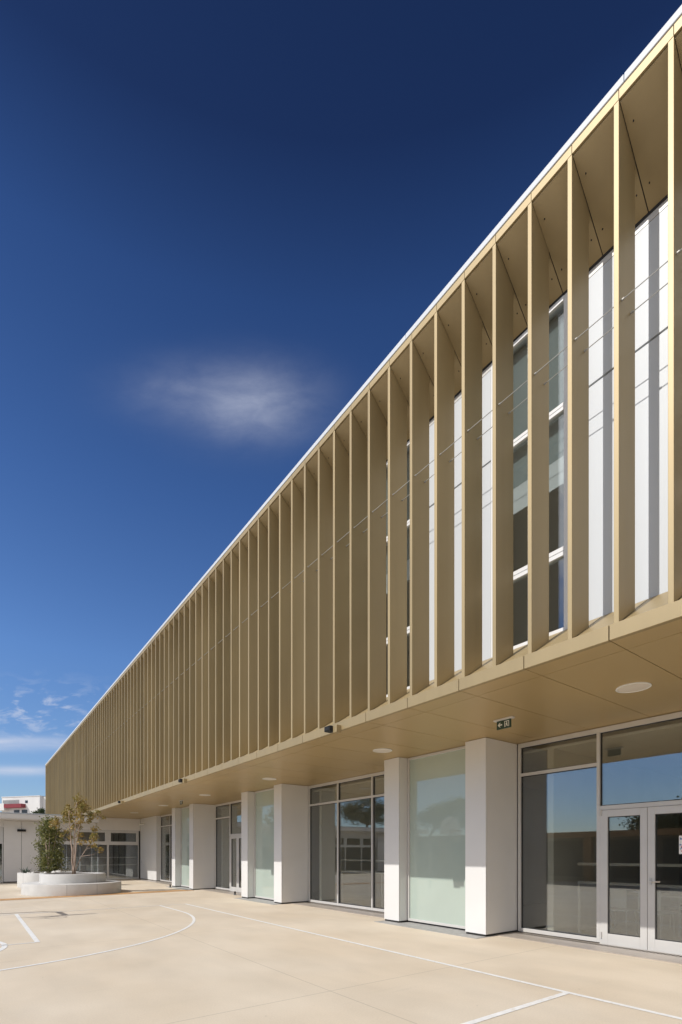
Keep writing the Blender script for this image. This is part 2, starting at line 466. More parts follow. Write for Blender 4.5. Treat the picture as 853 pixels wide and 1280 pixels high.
# shell of the upper storey, interior and roof
m = MB()
m.box(XF + .1, 22, YA, YB, ZT + .02, ZT + .09)
m.build('roof', M['roof'], bld)
m = MB()
m.box(XF + .02, 22, YB, YB + .12, ZS, ZT + .09)
m.box(XF + .02, 22, YA - .12, YA, ZS, ZT + .09)
m.box(21.9, 22, YA, YB, ZS, ZT + .02)
m.build('end_wall', M['gold'], bld)
m = MB()
m.box(XW + .08, 21.9, YA + .01, YB - .01, ZS + .06, SILL_B - .05)
m.box(XW + .08, 21.9, YA + .01, YB - .01, HEAD_B + .05, ZT)
m.box(11.0, 11.1, YA + .01, YB - .01, SILL_B, HEAD_B)
for i in range(8): m.box(XW + .12, 11, YA + 7.03 * i + 5.2, YA + 7.03 * i + 5.3, SILL_B - .05, HEAD_B + .05)
m.build('upper_room', M['inwall'], bld)
m = MB()                                   # roller blinds half drawn behind the upper glass
for wy in wins[:12]:
    m.box(XW + .12, XW + .125, wy + .06, wy + WW - .06, 6.60, HEAD_B - .05)
    m.box(XW + .115, XW + .13, wy + .06, wy + WW - .06, 6.25, 6.599, 1)
m.build('roller_blind', [M['blind'], M['wframe']], bld)

# ground floor: pillars, recessed glass and deep window bays
BLK = 7.597; B0 = 5.847
XP, XG, XD = 7.708, 7.96, 8.68
def pillar(y0, y1):
    m = MB(); zb, zt = 0.045, ZS - 0.004
    m.box(XP + .012, XD + .10, y0 + .012, y1 - .012, 0.0, zt - .002, 1)
    m.box(XP, XP + .02, y0 + .0, y1 - .0, zb, zt)                    # front sheet
    m.box(XP + .026, XD + .06, y0, y0 + .02, zb, zt); m.box(XP + .026, XD + .06, y1 - .02, y1, zb, zt)
    return m.build('pillar', [M['white'], M['dark']], bld, bevel=0.0025)

def frame_box(m, y0, y1, z0, z1, x0, w, d=0.09, mi=0):
    m.box(x0, x0 + d, y0, y0 + w, z0, z1, mi); m.box(x0, x0 + d, y1 - w, y1, z0, z1, mi)
    m.box(x0, x0 + d, y0 + w, y1 - w, z0, z0 + w, mi); m.box(x0, x0 + d, y0 + w, y1 - w, z1 - w, z1, mi)

def frosted(y0, y1):
    m = MB(); frame_box(m, y0 + .012, y1 - .012, .045, ZS - .005, XG, .05)
    o = m.build('frosted_window', M['frame'], bld, bevel=.002)
    p = MB(); p.box(XG + .035, XG + .05, y0 + .062, y1 - .062, .095, ZS - .055)
    p.build('pane', M['frost'], o)
    d = MB(); d.box(XG + .055, XG + .10, y0, y1, 0.0, ZS - .002); d.build('seal', M['seal'], o)

def pane(parent, y0, y1, z0, z1, x=None):
    x = XD + .045 if x is None else x
    p = MB(); p.box(x, x + .02, y0, y1, z0, z1)
    return p.build('pane', M['glass'], parent)

def bay(y0, y1, door):
    fw = .055; x0 = XD; d = .10
    zt = ZS - .006
    m = MB()
    w = (y1 - y0 - .06) / 3; yl = y0 + .03
    s = MB(); s.box(x0 + .02, x0 + .08, y0 + .001, yl - .002, 0, zt); s.box(x0 + .02, x0 + .08, yl + 3 * w + .002, y1 - .001, 0, zt); s.build('seal', M['seal'], bld)
    m.box(x0, x0 + d, yl, yl + 3 * w, zt - .085, zt)                  # head
    ed = [yl + i * w for i in range(4)]
    for i, e in enumerate(ed):
        a = e if i == 0 else (e - fw if i == 3 else e - fw / 2)
        m.box(x0 - .003, x0 + d, a, a + fw, .03, zt - .0855)
    zt1 = 3.10
    panes = []
    for i in range(3):
        a = ed[i] + (fw if i == 0 else fw / 2); b = ed[i + 1] - (fw if i == 2 else fw / 2)
        if door and i == 1:
            zd = 2.33
            m.box(x0, x0 + d, a, b, zd - .03, zd + .045)
            panes.append((a, b, zd + .045, zt - .085)); dr = (a, b, zd - .03)
        else:
            m.box(x0, x0 + d, a, b, .03, .10)
            m.box(x0, x0 + d, a, b, zt1 - .03, zt1 + .03)
            panes += [(a, b, .10, zt1 - .03), (a, b, zt1 + .03, zt - .085)]
    o = m.build('window_wall', M['frame'], bld, bevel=.003)
    for p in panes: pane(o, *p)
    gk = MB()
    for a, b, z0, z1 in panes:                                          # black gaskets
        frame_box(gk, a, b, z0, z1, x0 + .03, .012, .04)
    gk.build('gasket', M['seal'], o)
    if door:
        a, b, zt2 = dr; mid = (a + b) / 2
        for q, (ya, yb) in enumerate(((mid + .003, b - .03), (a + .03, mid - .003))):
            L = MB(); sw = .105
            L.box(x0 - .012, x0 + .06, ya, ya + sw, .02, zt2 - .004); L.box(x0 - .012, x0 + .06, yb - sw, yb, .02, zt2 - .004)
            L.box(x0 - .012, x0 + .06, ya + sw, yb - sw, .02, .20); L.box(x0 - .012, x0 + .06, ya + sw, yb - sw, zt2 - .12, zt2 - .004)
            lo = L.build('door', M['frame'], bld, bevel=.003)
            pane(lo, ya + sw, yb - sw, .20, zt2 - .12, x0 + .02)
            gq = MB(); frame_box(gq, ya + sw, yb - sw, .20, zt2 - .12, x0 + .012, .012, .03); gq.build('gasket', M['seal'], lo)
            if q == 1:
                h = MB(); hy = yb - .045
                h.box(x0 - .024, x0 - .012, hy - .018, hy + .018, 1.06, 1.17)
                h.tube([(x0 - .012, hy, 1.115), (x0 - .07, hy, 1.115), (x0 - .072, hy - .16, 1.115)], .011, 8)
                h.build('handle', M['steel'], lo)
            hg = MB()
            hy = yb - .0 if q == 0 else ya
            for hz in (.12, 2.2): hg.tube([(x0 - .022, hy, hz), (x0 - .022, hy, hz + .1)], .014, 8)
            hg.build('hinge', M['frame'], lo)
        jm = MB(); jm.box(x0, x0 + .09, a, a + .027, .02, zt2); jm.box(x0, x0 + .09, b - .027, b, .02, zt2); jm.box(x0 - .03, x0 + .1, a, b, 0.003, .018)
        jm.build('door_jamb', M['frame'], bld)

st = MB()
for j in range(-1, 3):
    b = B0 + BLK * j
    pillar(b, b + .48); pillar(b + 2.346, b + 2.84); frosted(b + .48, b + 2.346)
    nxt = B0 + BLK * (j + 1) if j < 2 else 28.92
    bay(b + 2.84, nxt, j % 2 == 1)
    st.box(7.41, 8.02, b - .02, b + 2.86, -.02, .006)
    st.box(8.19, 8.69, b + 2.86, nxt - .02, -.02, .006)
bay(B0 - 2 * BLK + 2.84 + .75, B0 - BLK, False)
st.box(8.19, 8.69, -6, B0 - BLK - .02, -.02, .006)
tag(st.build('paving_strip', M['strip']), kind='structure')
gr = MB()                                         # slotted drain along the glass
for j in range(-1, 3):
    b = B0 + BLK * j; nxt = B0 + BLK * (j + 1) if j < 2 else 28.92
    y = b + 2.95
    while y < nxt - .1:
        gr.box(8.50, 8.64, y, y + .03, .006, .012); y += .05
tag(gr.build('drain_grating', M['dark']), 'slotted dark drain grating along the foot of the ground floor windows', 'drain')
# end block next to the wing
m = MB()
m.box(8.47, 8.49, 28.92, 32.26, .05, ZS - .004)
m.box(8.496, 9.1, 28.92, 28.94, .05, ZS - .004)
m.box(8.482, 9.1, 28.932, 32.25, 0, ZS - .006, 1)
m.build('end_pillar', [M['white'], M['dark']], bld)
m = MB(); m.box(8.445, 8.469, 31.9, 31.93, 1.0, 1.16); m.build('lock', M['steel'], bld)

# ground floor rooms seen through the glass
m = MB(); m.box(8.02, 15.2, YA, 32.2, .001, .012); m.build('room_floor', M['floor'], bld)
m = MB(); m.box(8.9, 15.2, YA, 32.2, 3.55, 3.60); m.build('room_ceiling', M['inwall'], bld)
m = MB()
m.box(15.0, 15.1, YA, 32.2, .012, 3.55)
for y in (-2.6, 5.2, 8.75, 13.0, 16.7, 20.7, 24.0): m.box(8.9, 15, y, y + .12, .012, 3.55)
m.box(8.9, 15.0, YA + .02, YA + .12, .012, 3.55); m.box(8.9, 15.0, 32.1, 32.19, .012, 3.55); m.box(15.3, 21.9, YA + .02, YB - .1, 0, ZS + .05); m.box(8.7, 15.29, 42.1, YB - .1, 0, ZS)
m.build('room_wall', M['inwall'], bld)
m = MB()
for y in (.3, 3.3, 7.2, 10.6, 12.2, 18.0, 25.5):
    m.box(14.9, 14.998, y, y + 1.0, .012, 2.2)
m.build('room_door', M['wood'], bld)
m = MB()
for y in (2.2, 5.0, 9.3, 11.4, 17.2, 19.4, 26.0): m.box(14.93, 14.995, y, y + .85, .012, 2.9)
m.build('room_cupboard', M['indark'], bld)
m = MB()
for z in (.97, 1.33):
    for ya, yb in ((-1.5, 5.1), (8.9, 12.9), (16.9, 20.6)): m.box(9.6, 9.64, ya, yb, z, z + .05)
for ya, yb in ((-1.5, 5.1), (8.9, 12.9), (16.9, 20.6)):
    for y in (ya, (ya + yb) / 2, yb - .05): m.box(9.6, 9.64, y, y + .05, .012, .97)
m.build('inner_rail', M['inwall'], bld)
m = MB()
for y in (1.5, 3.2, 10.0, 12.0):
    m.box(9.8, 12.4, y, y + .09, 3.02, 3.09)
    for x in (10.1, 12.1): m.tube([(x, y + .045, 3.09), (x, y + .045, 3.55)], .004, 5)
m.build('pendant_light', M['opal'], bld)

# ------------------------------------------------------------------ fittings
ords = ['nearest and largest', 'second nearest', 'third nearest', 'fourth nearest', 'fifth nearest', 'farthest']
lt = None
for i in range(6):
    y = 2.945 + 4.93 * i
    if lt is None:
        lt = thing('ceiling_light', (6.94, y, ZS), 'x', 'ceiling light', 'round lights in the gold soffit')
        m = MB(); m.lathe(6.94, y, [(.20, ZS + .0015), (.205, ZS - .012), (.188, ZS - .016), (.188, ZS - .006)], 40); m.build('trim_ring', M['signwhite'], lt, smooth=True)
        m = MB(); m.lathe(6.94, y, [(.188, ZS - .008), (.12, ZS - .016), (.0005, ZS - .018)], 40); m.build('diffuser', M['opal'], lt, smooth=True, fix=True)
        o = lt
    else:
        o = copy_tree(lt); o.location.y = y
    o['label'] = 'round white ceiling light in the gold soffit, %s of the row' % ords[i]

def exit_sign(y, label):
    x = 6.87
    t = thing('exit_sign', (x, y, ZS), label, 'exit sign', 'green exit signs under the soffit')
    m = MB(); m.box(x - .04, x + .04, y - .175, y + .175, ZS - .03, ZS + .001); m.build('mount', M['frame'], t, bevel=.006)
    m = MB(); m.box(x - .012, x + .012, y - .13, y + .13, ZS - .165, ZS - .031); m.build('panel', M['green'], t, bevel=.003)
    m = MB(); xx = x - .0145
    def poly(pts, c):        # flat pictogram pieces, 2.5 mm thick: pts in (right, up)
        n = len(pts)
        vs = [(xx, y - a * .86, ZS - .098 + b * .86) for a, b in pts] + [(xx + .0024, y - a * .86, ZS - .098 + b * .86) for a, b in pts]
        c.add(vs, [tuple(range(n)), tuple(range(2 * n - 1, n - 1, -1))] + [(i, i + n, (i + 1) % n + n, (i + 1) % n) for i in range(n)])
    # arrow pointing left
    poly([(-.125, 0), (-.08, .042), (-.062, .042), (-.09, .012), (-.03, .012), (-.03, -.012), (-.09, -.012), (-.062, -.042), (-.08, -.042)], m)
    # doorway with the running figure
    poly([(.02, -.055), (.02, .055), (.032, .055), (.032, -.055)], m); poly([(.032, .043), (.032, .055), (.12, .055), (.12, .043)], m)
    poly([(.108, -.055), (.108, .043), (.12, .043), (.12, -.055)], m)
    poly([(.068 + .011 * math.cos(q * .785), .029 + .011 * math.sin(q * .785)) for q in range(8)], m)
    poly([(.055, .014), (.085, .016), (.082, -.016), (.062, -.018)], m)
    poly([(.062, -.016), (.074, -.018), (.05, -.05), (.038, -.048)], m); poly([(.072, -.016), (.083, -.014), (.098, -.048), (.086, -.05)], m)
    poly([(.04, -.008), (.056, .014), (.060, .005), (.046, -.014)], m)
    m.build('pictogram', M['signwhite'], t, fix=True)
    return t
exit_sign(4.86, 'green exit sign with a white arrow, hanging in front of the nearest white pillar')
exit_sign(20.1, 'tiny far exit sign hanging from the soffit beyond the second pillar pair')

def flood(y, label):
    t = thing('floodlight', (XF, y, ZF), label, 'floodlight', 'floodlights on the lower fascia')
    x = XF
    m = MB(); m.box(x - .10, x - .001, y - .13, y - .02, ZS - .045, ZS + .085); m.build('bracket', M['gold'], t, bevel=.006)
    m = MB(); m.box(x - .17, x - .03, y - .015, y + .15, ZS - .01, ZS + .085); m.build('housing', M['black'], t, bevel=.01)
    m = MB(); m.box(x - .176, x - .171, y, y + .135, ZS + .005, ZS + .07); m.build('lens', M['black'], t)
    return t
flood(7.15, 'black floodlight on a gold bracket at the fascia, nearest of three')
flood(14.9, 'small black floodlight at the fascia, middle one of three')
flood(22.6, 'tiny floodlight at the far end of the gold fascia, above the planter tree')

t = thing('security_camera', (8.44, 31.4, 3.35), 'small white security camera high on the far white wall', 'camera')
m = MB(); m.box(8.40, 8.469, 31.36, 31.46, 3.33, 3.42); m.build('bracket', M['signwhite'], t, bevel=.005)
m = MB(); m.tube([(8.40, 31.4, 3.36), (8.17, 31.3, 3.33)], .055, 12); m.build('housing', M['signwhite'], t, smooth=False)

for (x, y, lb) in ((8.0, 17.45, 'little dark door stop on the ground before the far glass door'), (7.4, 23.15, 'little dark door stop at the foot of the farthest pillar')):
    t = thing('door_stop', (x, y, 0), lb, 'door stop', 'door stops on the paving')
    m = MB(); m.lathe(x, y, [(.06, 0.001), (.06, .02), (.03, .03)], 16); m.build('base', M['blade'], t)
    m = MB(); m.tube([(x, y, .02), (x, y, .14)], [.03, .035], 12); m.build('buffer', M['black'], t)

# notice on the glass door
t = thing('paper_notice', (8.66, 2.93, 1.55), 'white paper notice with red and blue dots taped to the glass door', 'notice')
m = MB(); m.box(8.694, 8.697, 2.82, 3.035, 1.55, 1.83); m.build('sheet', M['paper'], t)
m = MB(); rr = random.Random(3)
for i in range(60):
    y = rr.uniform(2.835, 3.02); z = rr.uniform(1.565, 1.815); s_ = rr.uniform(.005, .011)
    m.box(8.6925, 8.6935 + .0004, y - s_, y + s_, z - s_, z + s_, i % 2)
m.build('dots', [M['pred'], M['pblue']], t)

# ------------------------------------------------------------------ far wing
W = 32.3; WE = 31.25
wing = thing('school_wing', (0, W, 0), 'low white school wing with glass doors crossing the far end of the court', 'building')
m = MB()
m.box(-17, 5.96, WE, 42, 3.38, 3.64); m.build('roof', M['wingwhite'], wing)
m = MB(); m.box(-17.02, 5.965, WE - .03, WE - .001, 3.42, 3.66); m.box(-17.03, 5.97, WE - .045, 42, 3.665, 3.722, 1); m.build('roof_edge', [M['wingwhite'], M['zinc']], wing, bevel=.006)
m = MB(); m.box(5.98, 8.46, W - .02, W + .10, 2.98, 3.72); m.box(5.98, 8.46, W - .03, W + .02, 3.05, 3.67); m.build('header', M['wingwhite'], wing)
m = MB(); m.box(-17, 5.97, W, W + .12, 2.98, 3.378); m.build('wall', M['wingwhite'], wing)
def wing_glaze(x0, x1, n):
    w = (x1 - x0) / n
    m = MB(); ps = []
    for i in range(n):
        a, b = x0 + i * w, x0 + (i + 1) * w
        m.box(a, a + .05, W + .02, W + .10, .02, 2.97); m.box(b - .05, b - .002, W + .02, W + .10, .02, 2.97)
        for z0, z1 in ((.02, .10), (2.10, 2.30), (2.83, 2.97)): m.box(a + .05, b - .05, W + .02, W + .1, z0, z1)
        m.box(a + .05, a + .16, W + .025, W + .095, 2.30, 2.83); m.box(b - .16, b - .05, W + .025, W + .095, 2.30, 2.83)
        ps += [(a + .05, b - .05, .10, 2.10), (a + .16, b - .16, 2.30, 2.83)]
    o = m.build('window', M['frame'], wing)
    for a, b, z0, z1 in ps:
        p = MB(); p.box(a, b, W + .05, W + .07, z0, z1); p.build('pane', M['glass'], o)
def wing_panels(x0, x1):
    m = MB(); mid = (x0 + x1) / 2
    m.box(x0 + .008, mid - .008, W - .02, W + .08, .06, 3.32); m.box(mid + .008, x1 - .008, W - .02, W + .08, .06, 3.32)
    m.box(x0, x1, W + .0, W + .075, 0, 3.3, 1)
    m.build('panel', [M['wingwhite'], M['dark']], wing)
wing_glaze(3.08, 8.40, 3); wing_panels(1.43, 3.07)
m = MB(); m.box(8.41, 8.455, W + .02, W + .1, 0, 2.98); m.build('gap_filler', M['dark'], wing)
wing_glaze(-3.7, 1.42, 3); wing_panels(-5.3, -3.71); wing_glaze(-10.4, -5.31, 3); wing_panels(-12, -10.41); wing_glaze(-17, -12.01, 3)
m = MB(); m.box(-17, 8.5, 37.8, 37.9, .012, 3.3); m.box(-17, -16.9, W + .12, 42, .0, 3.37)
for x in (-8.8, 2.1): m.box(x, x + .12, W + .13, 37.8, .012, 3.3)
m.box(8.47, 8.57, W + .11, 42, .0, 3.70)
m.build('room_wall', M['indark'], wing)
m = MB(); m.box(-17, 8.5, W + .1, 37.9, .001, .012); m.build('room_floor', M['floor'], wing)
m = MB()
for z in (.86, 1.32): m.box(2.3, 8.4, W + .5, W + .54, z, z + .05)
m.build('inner_rail', M['frame'], wing)
t = thing('wall_lamp', (2.25, W - .02, 2.80), 'dark oblong wall lamp on the white panel at the left edge', 'wall lamp')
m = MB(); m.box(2.05, 2.45, W - .15, W - .021, 2.77, 2.89); m.build('housing', M['black'], t, bevel=.012)
m = MB(); m.box(2.08, 2.42, W - .13, W - .04, 2.764, 2.7695); m.build('diffuser', M['opal'], t)

# a few white chairs behind the wing's glass
ch0 = None
for i, (x, y, a) in enumerate(((5.0, 33.7, .4), (5.9, 33.9, -.3), (6.8, 34.3, 2.0), (4.1, 34.2, 1.1))):
    if ch0 is None:
        t = thing('chair', (0, 0, 0), 'x', 'chair', 'white chairs behind the wing windows')
        m = MB(); m.box(-.22, .22, -.22, .22, .43, .46); m.build('seat', M['chair'], t, bevel=.01)
        m = MB(); m.box(-.21, .21, .19, .22, .50, .86); m.build('backrest', M['chair'], t, bevel=.01)
        for sx in (-.19, .19):
            for sy in (-.19, .19):
                m = MB(); m.tube([(sx, sy, .43), (sx * 1.1, sy * 1.1, 0)], .012, 6); m.build('leg', M['steel'], t)
        ch0 = o = t
    else: o = copy_tree(ch0)
    o.location = (x, y, .012); o.rotation_euler.z = a
    o['label'] = 'white chair inside the wing behind the glass, near the planter tree'

tb0 = None
for i, (x, y, lb) in enumerate(((10.9, 4.3, 'pale table inside, behind the large pane left of the glass door'), (11.2, 2.4, 'pale table inside, straight behind the glass door'), (10.9, 10.9, 'pale table inside the second glazed bay between the pillar pairs'))):
    if tb0 is None:
        t = thing('table', (0, 0, 0), 'x', 'table', 'tables inside the ground floor rooms')
        m = MB(); m.box(-.4, .4, -.7, .7, .72, .75); m.build('tabletop', M['inwall'], t, bevel=.006)
        for sx in (-.35, .35):
            for sy in (-.62, .62):
                m = MB(); m.tube([(sx, sy, .72), (sx, sy, 0)], .02, 8); m.build('leg', M['steel'], t)
        tb0 = o = t
    else: o = copy_tree(tb0)
    o.location = (x, y, .012); o['label'] = lb
    for dx, dy, a in ((-.62, .3, 1.57), (.62, -.25, -1.57), (-.65, -.35, 1.4)):
        c = copy_tree(ch0); c.location = (x + dx, y + dy, .012); c.rotation_euler.z = a
        c['label'] = 'white chair pulled up to a table behind the ground floor glass'; c['group'] = 'chairs in the ground floor rooms'

# ------------------------------------------------------------------ court markings
LINE_Z = .004
def ribbon(m, pts, w, closed=False):
    n = len(pts); L_ = []
    for i, p in enumerate(pts):
        a = Vector(pts[(i - 1) % n] if (closed or i > 0) else p); b = Vector(pts[(i + 1) % n] if (closed or i < n - 1) else p)
        d = (b - a).normalized(); nn = Vector((-d.y, d.x)) * w / 2
        L_.append((p[0] - nn.x, p[1] - nn.y)); L_.append((p[0] + nn.x, p[1] + nn.y))
    vs = [(x, y, LINE_Z) for x, y in L_]
    fs = [(2 * i, 2 * i + 2, 2 * i + 3, 2 * i + 1) for i in range(n - 1)]
    if closed: fs.append((2 * n - 2, 0, 1, 2 * n - 1))
    m.add(vs, fs)
HC = (-.93, 13.39); R3 = 5.5
m = MB()
ribbon(m, [(5.36, -9.4), (5.36, 15.3)], .07)
ribbon(m, [(-7.24, -9.4), (-7.24, 15.3)], .055)
ribbon(m, [(-7.21, 15.275), (5.33, 15.275)], .05)
ribbon(m, [(-7.21, 2.96), (5.33, 2.96)], .07)
arc = [(HC[0] + R3, 15.25)] + [(HC[0] + R3, y) for y in (14.6, 14.0)] + [(HC[0] + R3 * math.cos(q), HC[1] - R3 * math.sin(q)) for q in [math.pi * i / 64 for i in range(65)]] + [(HC[0] - R3, y) for y in (14.0, 14.6, 15.25)]
ribbon(m, arc, .065)
ribbon(m, [(.95, 15.25), (.95, 10.2)], .08); ribbon(m, [(-2.81, 15.25), (-2.81, 10.2)], .08)
ribbon(m, [(-2.77, 10.2), (.91, 10.2)], .05)
ribbon(m, [(HC[0] + 1.4 * math.cos(q), 10.2 + 1.4 * math.sin(q)) for q in [2 * math.pi * i / 64 for i in range(64)]], .08, True)
m2v = m
tag(m.build('court_line', M['line'], fix=True), kind='structure')
m = MB()
pts = [(-14 + i * .6, 19.55 + (i * .6) * .068 - 0.25 * math.sin(i * .6 / 21.5 * math.pi)) for i in range(37)]
LINE_Z = .006
ribbon(m, pts, .70)
tag(m.build('ochre_band', M['orange'], fix=True), kind='structure')

# ------------------------------------------------------------------ basketball hoop (just left of the frame; its shadow and reflection are in it)
hy = 14.7
t = thing('basketball_hoop', (-.93, 15.9, 0), 'basketball hoop with a white fan-shaped board, seen by its shadow and reflection', 'hoop')
m = MB(); m.tube([(-.93, 15.9, 0), (-.93, 15.9, 2.4), (-.93, 15.6, 2.75), (-.93, hy + .03, 2.8)], [.075, .07, .06, .05], 12); m.build('post', M['blade'], t)
bp = [(-.65, 0), (.65, 0)] + [(.65 * math.cos(q), .28 + .52 * math.sin(q)) for q in [math.pi * i / 20 for i in range(21)]]
m = MB(); n = len(bp)
m.add([(-.93 + a, hy - .02, 2.4 + b) for a, b in bp] + [(-.93 + a, hy + .02, 2.4 + b) for a, b in bp], [tuple(range(n)), tuple(range(2 * n - 1, n - 1, -1))] + [(i, i + n, (i + 1) % n + n, (i + 1) % n) for i in range(n)])
m.build('backboard', M['board'], t, fix=True)
m = MB(); m.box(-1.2, -.66, hy - .026, hy - .021, 2.56, 2.60); m.box(-1.2, -.66, hy - .026, hy - .021, 2.90, 2.94); m.box(-1.2, -1.16, hy - .026, hy - .021, 2.601, 2.899); m.box(-.70, -.66, hy - .026, hy - .021, 2.601, 2.899); m.build('target_square', M['blade'], t)
m = MB(); rc = (-.93, hy - .38)
m.tube([(rc[0] + .225 * math.cos(q), rc[1] + .225 * math.sin(q), 2.55) for q in [2 * math.pi * i / 32 for i in range(33)]], .011, 6, cap=False)
m.box(-1.0, -.86, hy - .16, hy - .021, 2.53, 2.56); m.build('rim', M['rim'], t)
m = MB()
for i in range(12):
    q = 2 * math.pi * i / 12
    m.tube([(rc[0] + .22 * math.cos(q), rc[1] + .22 * math.sin(q), 2.54), (rc[0] + .15 * math.cos(q + .3), rc[1] + .15 * math.sin(q + .3), 2.3), (rc[0] + .12 * math.cos(q), rc[1] + .12 * math.sin(q), 2.12)], .005, 4)
m.build('net', M['netm'], t)

# ------------------------------------------------------------------ planters
def drum(parent, name, cx, cy, r, z0, z1, seams=(), inner=None):
    m = MB()
    prof = [(r - .012, z0), (r, z0 + .012), (r, z1 - .02), (r - .006, z1 - .006), (r - .02, z1)]
    prof += [(inner, z1), (inner, z1 - .10)] if inner else [(.02, z1)]
    m.lathe(cx, cy, prof, 128)
    for a in seams:
        c, s = math.cos(a), math.sin(a); w = .006
        p = [(cx + (r + .0015) * c - w * s, cy + (r + .0015) * s + w * c), (cx + (r + .0015) * c + w * s, cy + (r + .0015) * s - w * c)]
        q = [(cx + (r - .03) * c + w * s, cy + (r - .03) * s - w * c), (cx + (r - .03) * c - w * s, cy + (r - .03) * s + w * c)]
        o_ = p + q
        m.add([(x, y, z0 + .012) for x, y in o_] + [(x, y, z1 - .012) for x, y in o_], [(0, 1, 2, 3), (7, 6, 5, 4), (0, 4, 5, 1), (1, 5, 6, 2), (2, 6, 7, 3), (3, 7, 4, 0)], 1)
    o = m.build(name, [M['concrete'], M['strip']], parent)
    for p in o.data.polygons: p.use_smooth = True
    md = o.modifiers.new('es', 'EDGE_SPLIT'); md.split_angle = R(35)
    return o
PC = (3.31, 22.4)
t = thing('concrete_planter', (PC[0], PC[1], 0), 'two-tier round concrete planter with bench ring, holding the slender tree', 'planter', 'round concrete planters')
cam_ang = math.atan2(-PC[1], -PC[0])
drum(t, 'bench_ring', PC[0], PC[1], 1.76, 0, .43, [cam_ang - .12, cam_ang + .47, cam_ang + 2.2, cam_ang - 1.5], 1.15)
drum(t, 'drum', PC[0], PC[1], 1.17, .42, .78, [cam_ang + .75, cam_ang - 2.0, cam_ang + .2 + 2.2], 1.03)
m = MB(); m.disc(PC[0], PC[1], .73, 1.04); m.build('soil', M['soil'], t)
QC = (3.09, 27.36)
t = thing('concrete_planter', (QC[0], QC[1], 0), 'single-drum concrete planter behind, holding the dense green shrub and white stones', 'planter', 'round concrete planters')
drum(t, 'drum', QC[0], QC[1], 1.35, 0, .68, [cam_ang + .25, cam_ang - .9], 1.2)
m = MB(); m.disc(QC[0], QC[1], .64, 1.21); m.build('soil', M['soil'], t)
rs = random.Random(11)
RT = Vector((.8025, -.5966, 0)); FW = Vector((.5966, .8025, 0))
for i, (a, b, r) in enumerate(((-.62, -.75, .07), (-.46, -.85, .06), (-.36, -.80, .09), (.12, -.95, .07), (.24, -.85, .09), (.62, -.80, .12), (.74, -.62, .17))):
    p = Vector((QC[0], QC[1], .64)) + RT * a + FW * b
    bm = bmesh.new(); bmesh.ops.create_icosphere(bm, subdivisions=3, radius=r)
    s = Vector((rs.uniform(.8, 1.2), rs.uniform(.8, 1.2), rs.uniform(.55, .8)))
    from mathutils import noise as _ns
    for v in bm.verts:
        k = 1 + .35 * _ns.noise(v.co * 4 / r * .12 + Vector((i * 7, 0, 0)))
        v.co = Vector((v.co.x * s.x, v.co.y * s.y, v.co.z * s.z)) * k
    me = bpy.data.meshes.new('stone'); bm.to_mesh(me); bm.free(); me.materials.append(M['stone'])
    o = bpy.data.objects.new('stone', me); COL.objects.link(o); o.location = p + Vector((0, 0, r * .35))
    tag(o, 'small white rock on the soil of the rear drum planter', 'stone', 'white rocks in the rear planter')
# agave
ap = Vector((QC[0], QC[1], .64)) + RT * -.85 + FW * -.55
m = MB()
for i in range(26):
    a = rs.uniform(0, 6.28); el = rs.uniform(.35, 1.35); L_ = rs.uniform(.25, .42)
    d = Vector((math.cos(a) * math.cos(el), math.sin(a) * math.cos(el), math.sin(el)))
    m.tube([ap, ap + d * L_ * .5, ap + d * L_ + Vector((0, 0, -.03))], [.018, .016, .002], 5)
tag(m.build('spiky_plant', M['agave']), 'small spiky grey-green plant at the left rim of the rear planter', 'plant')

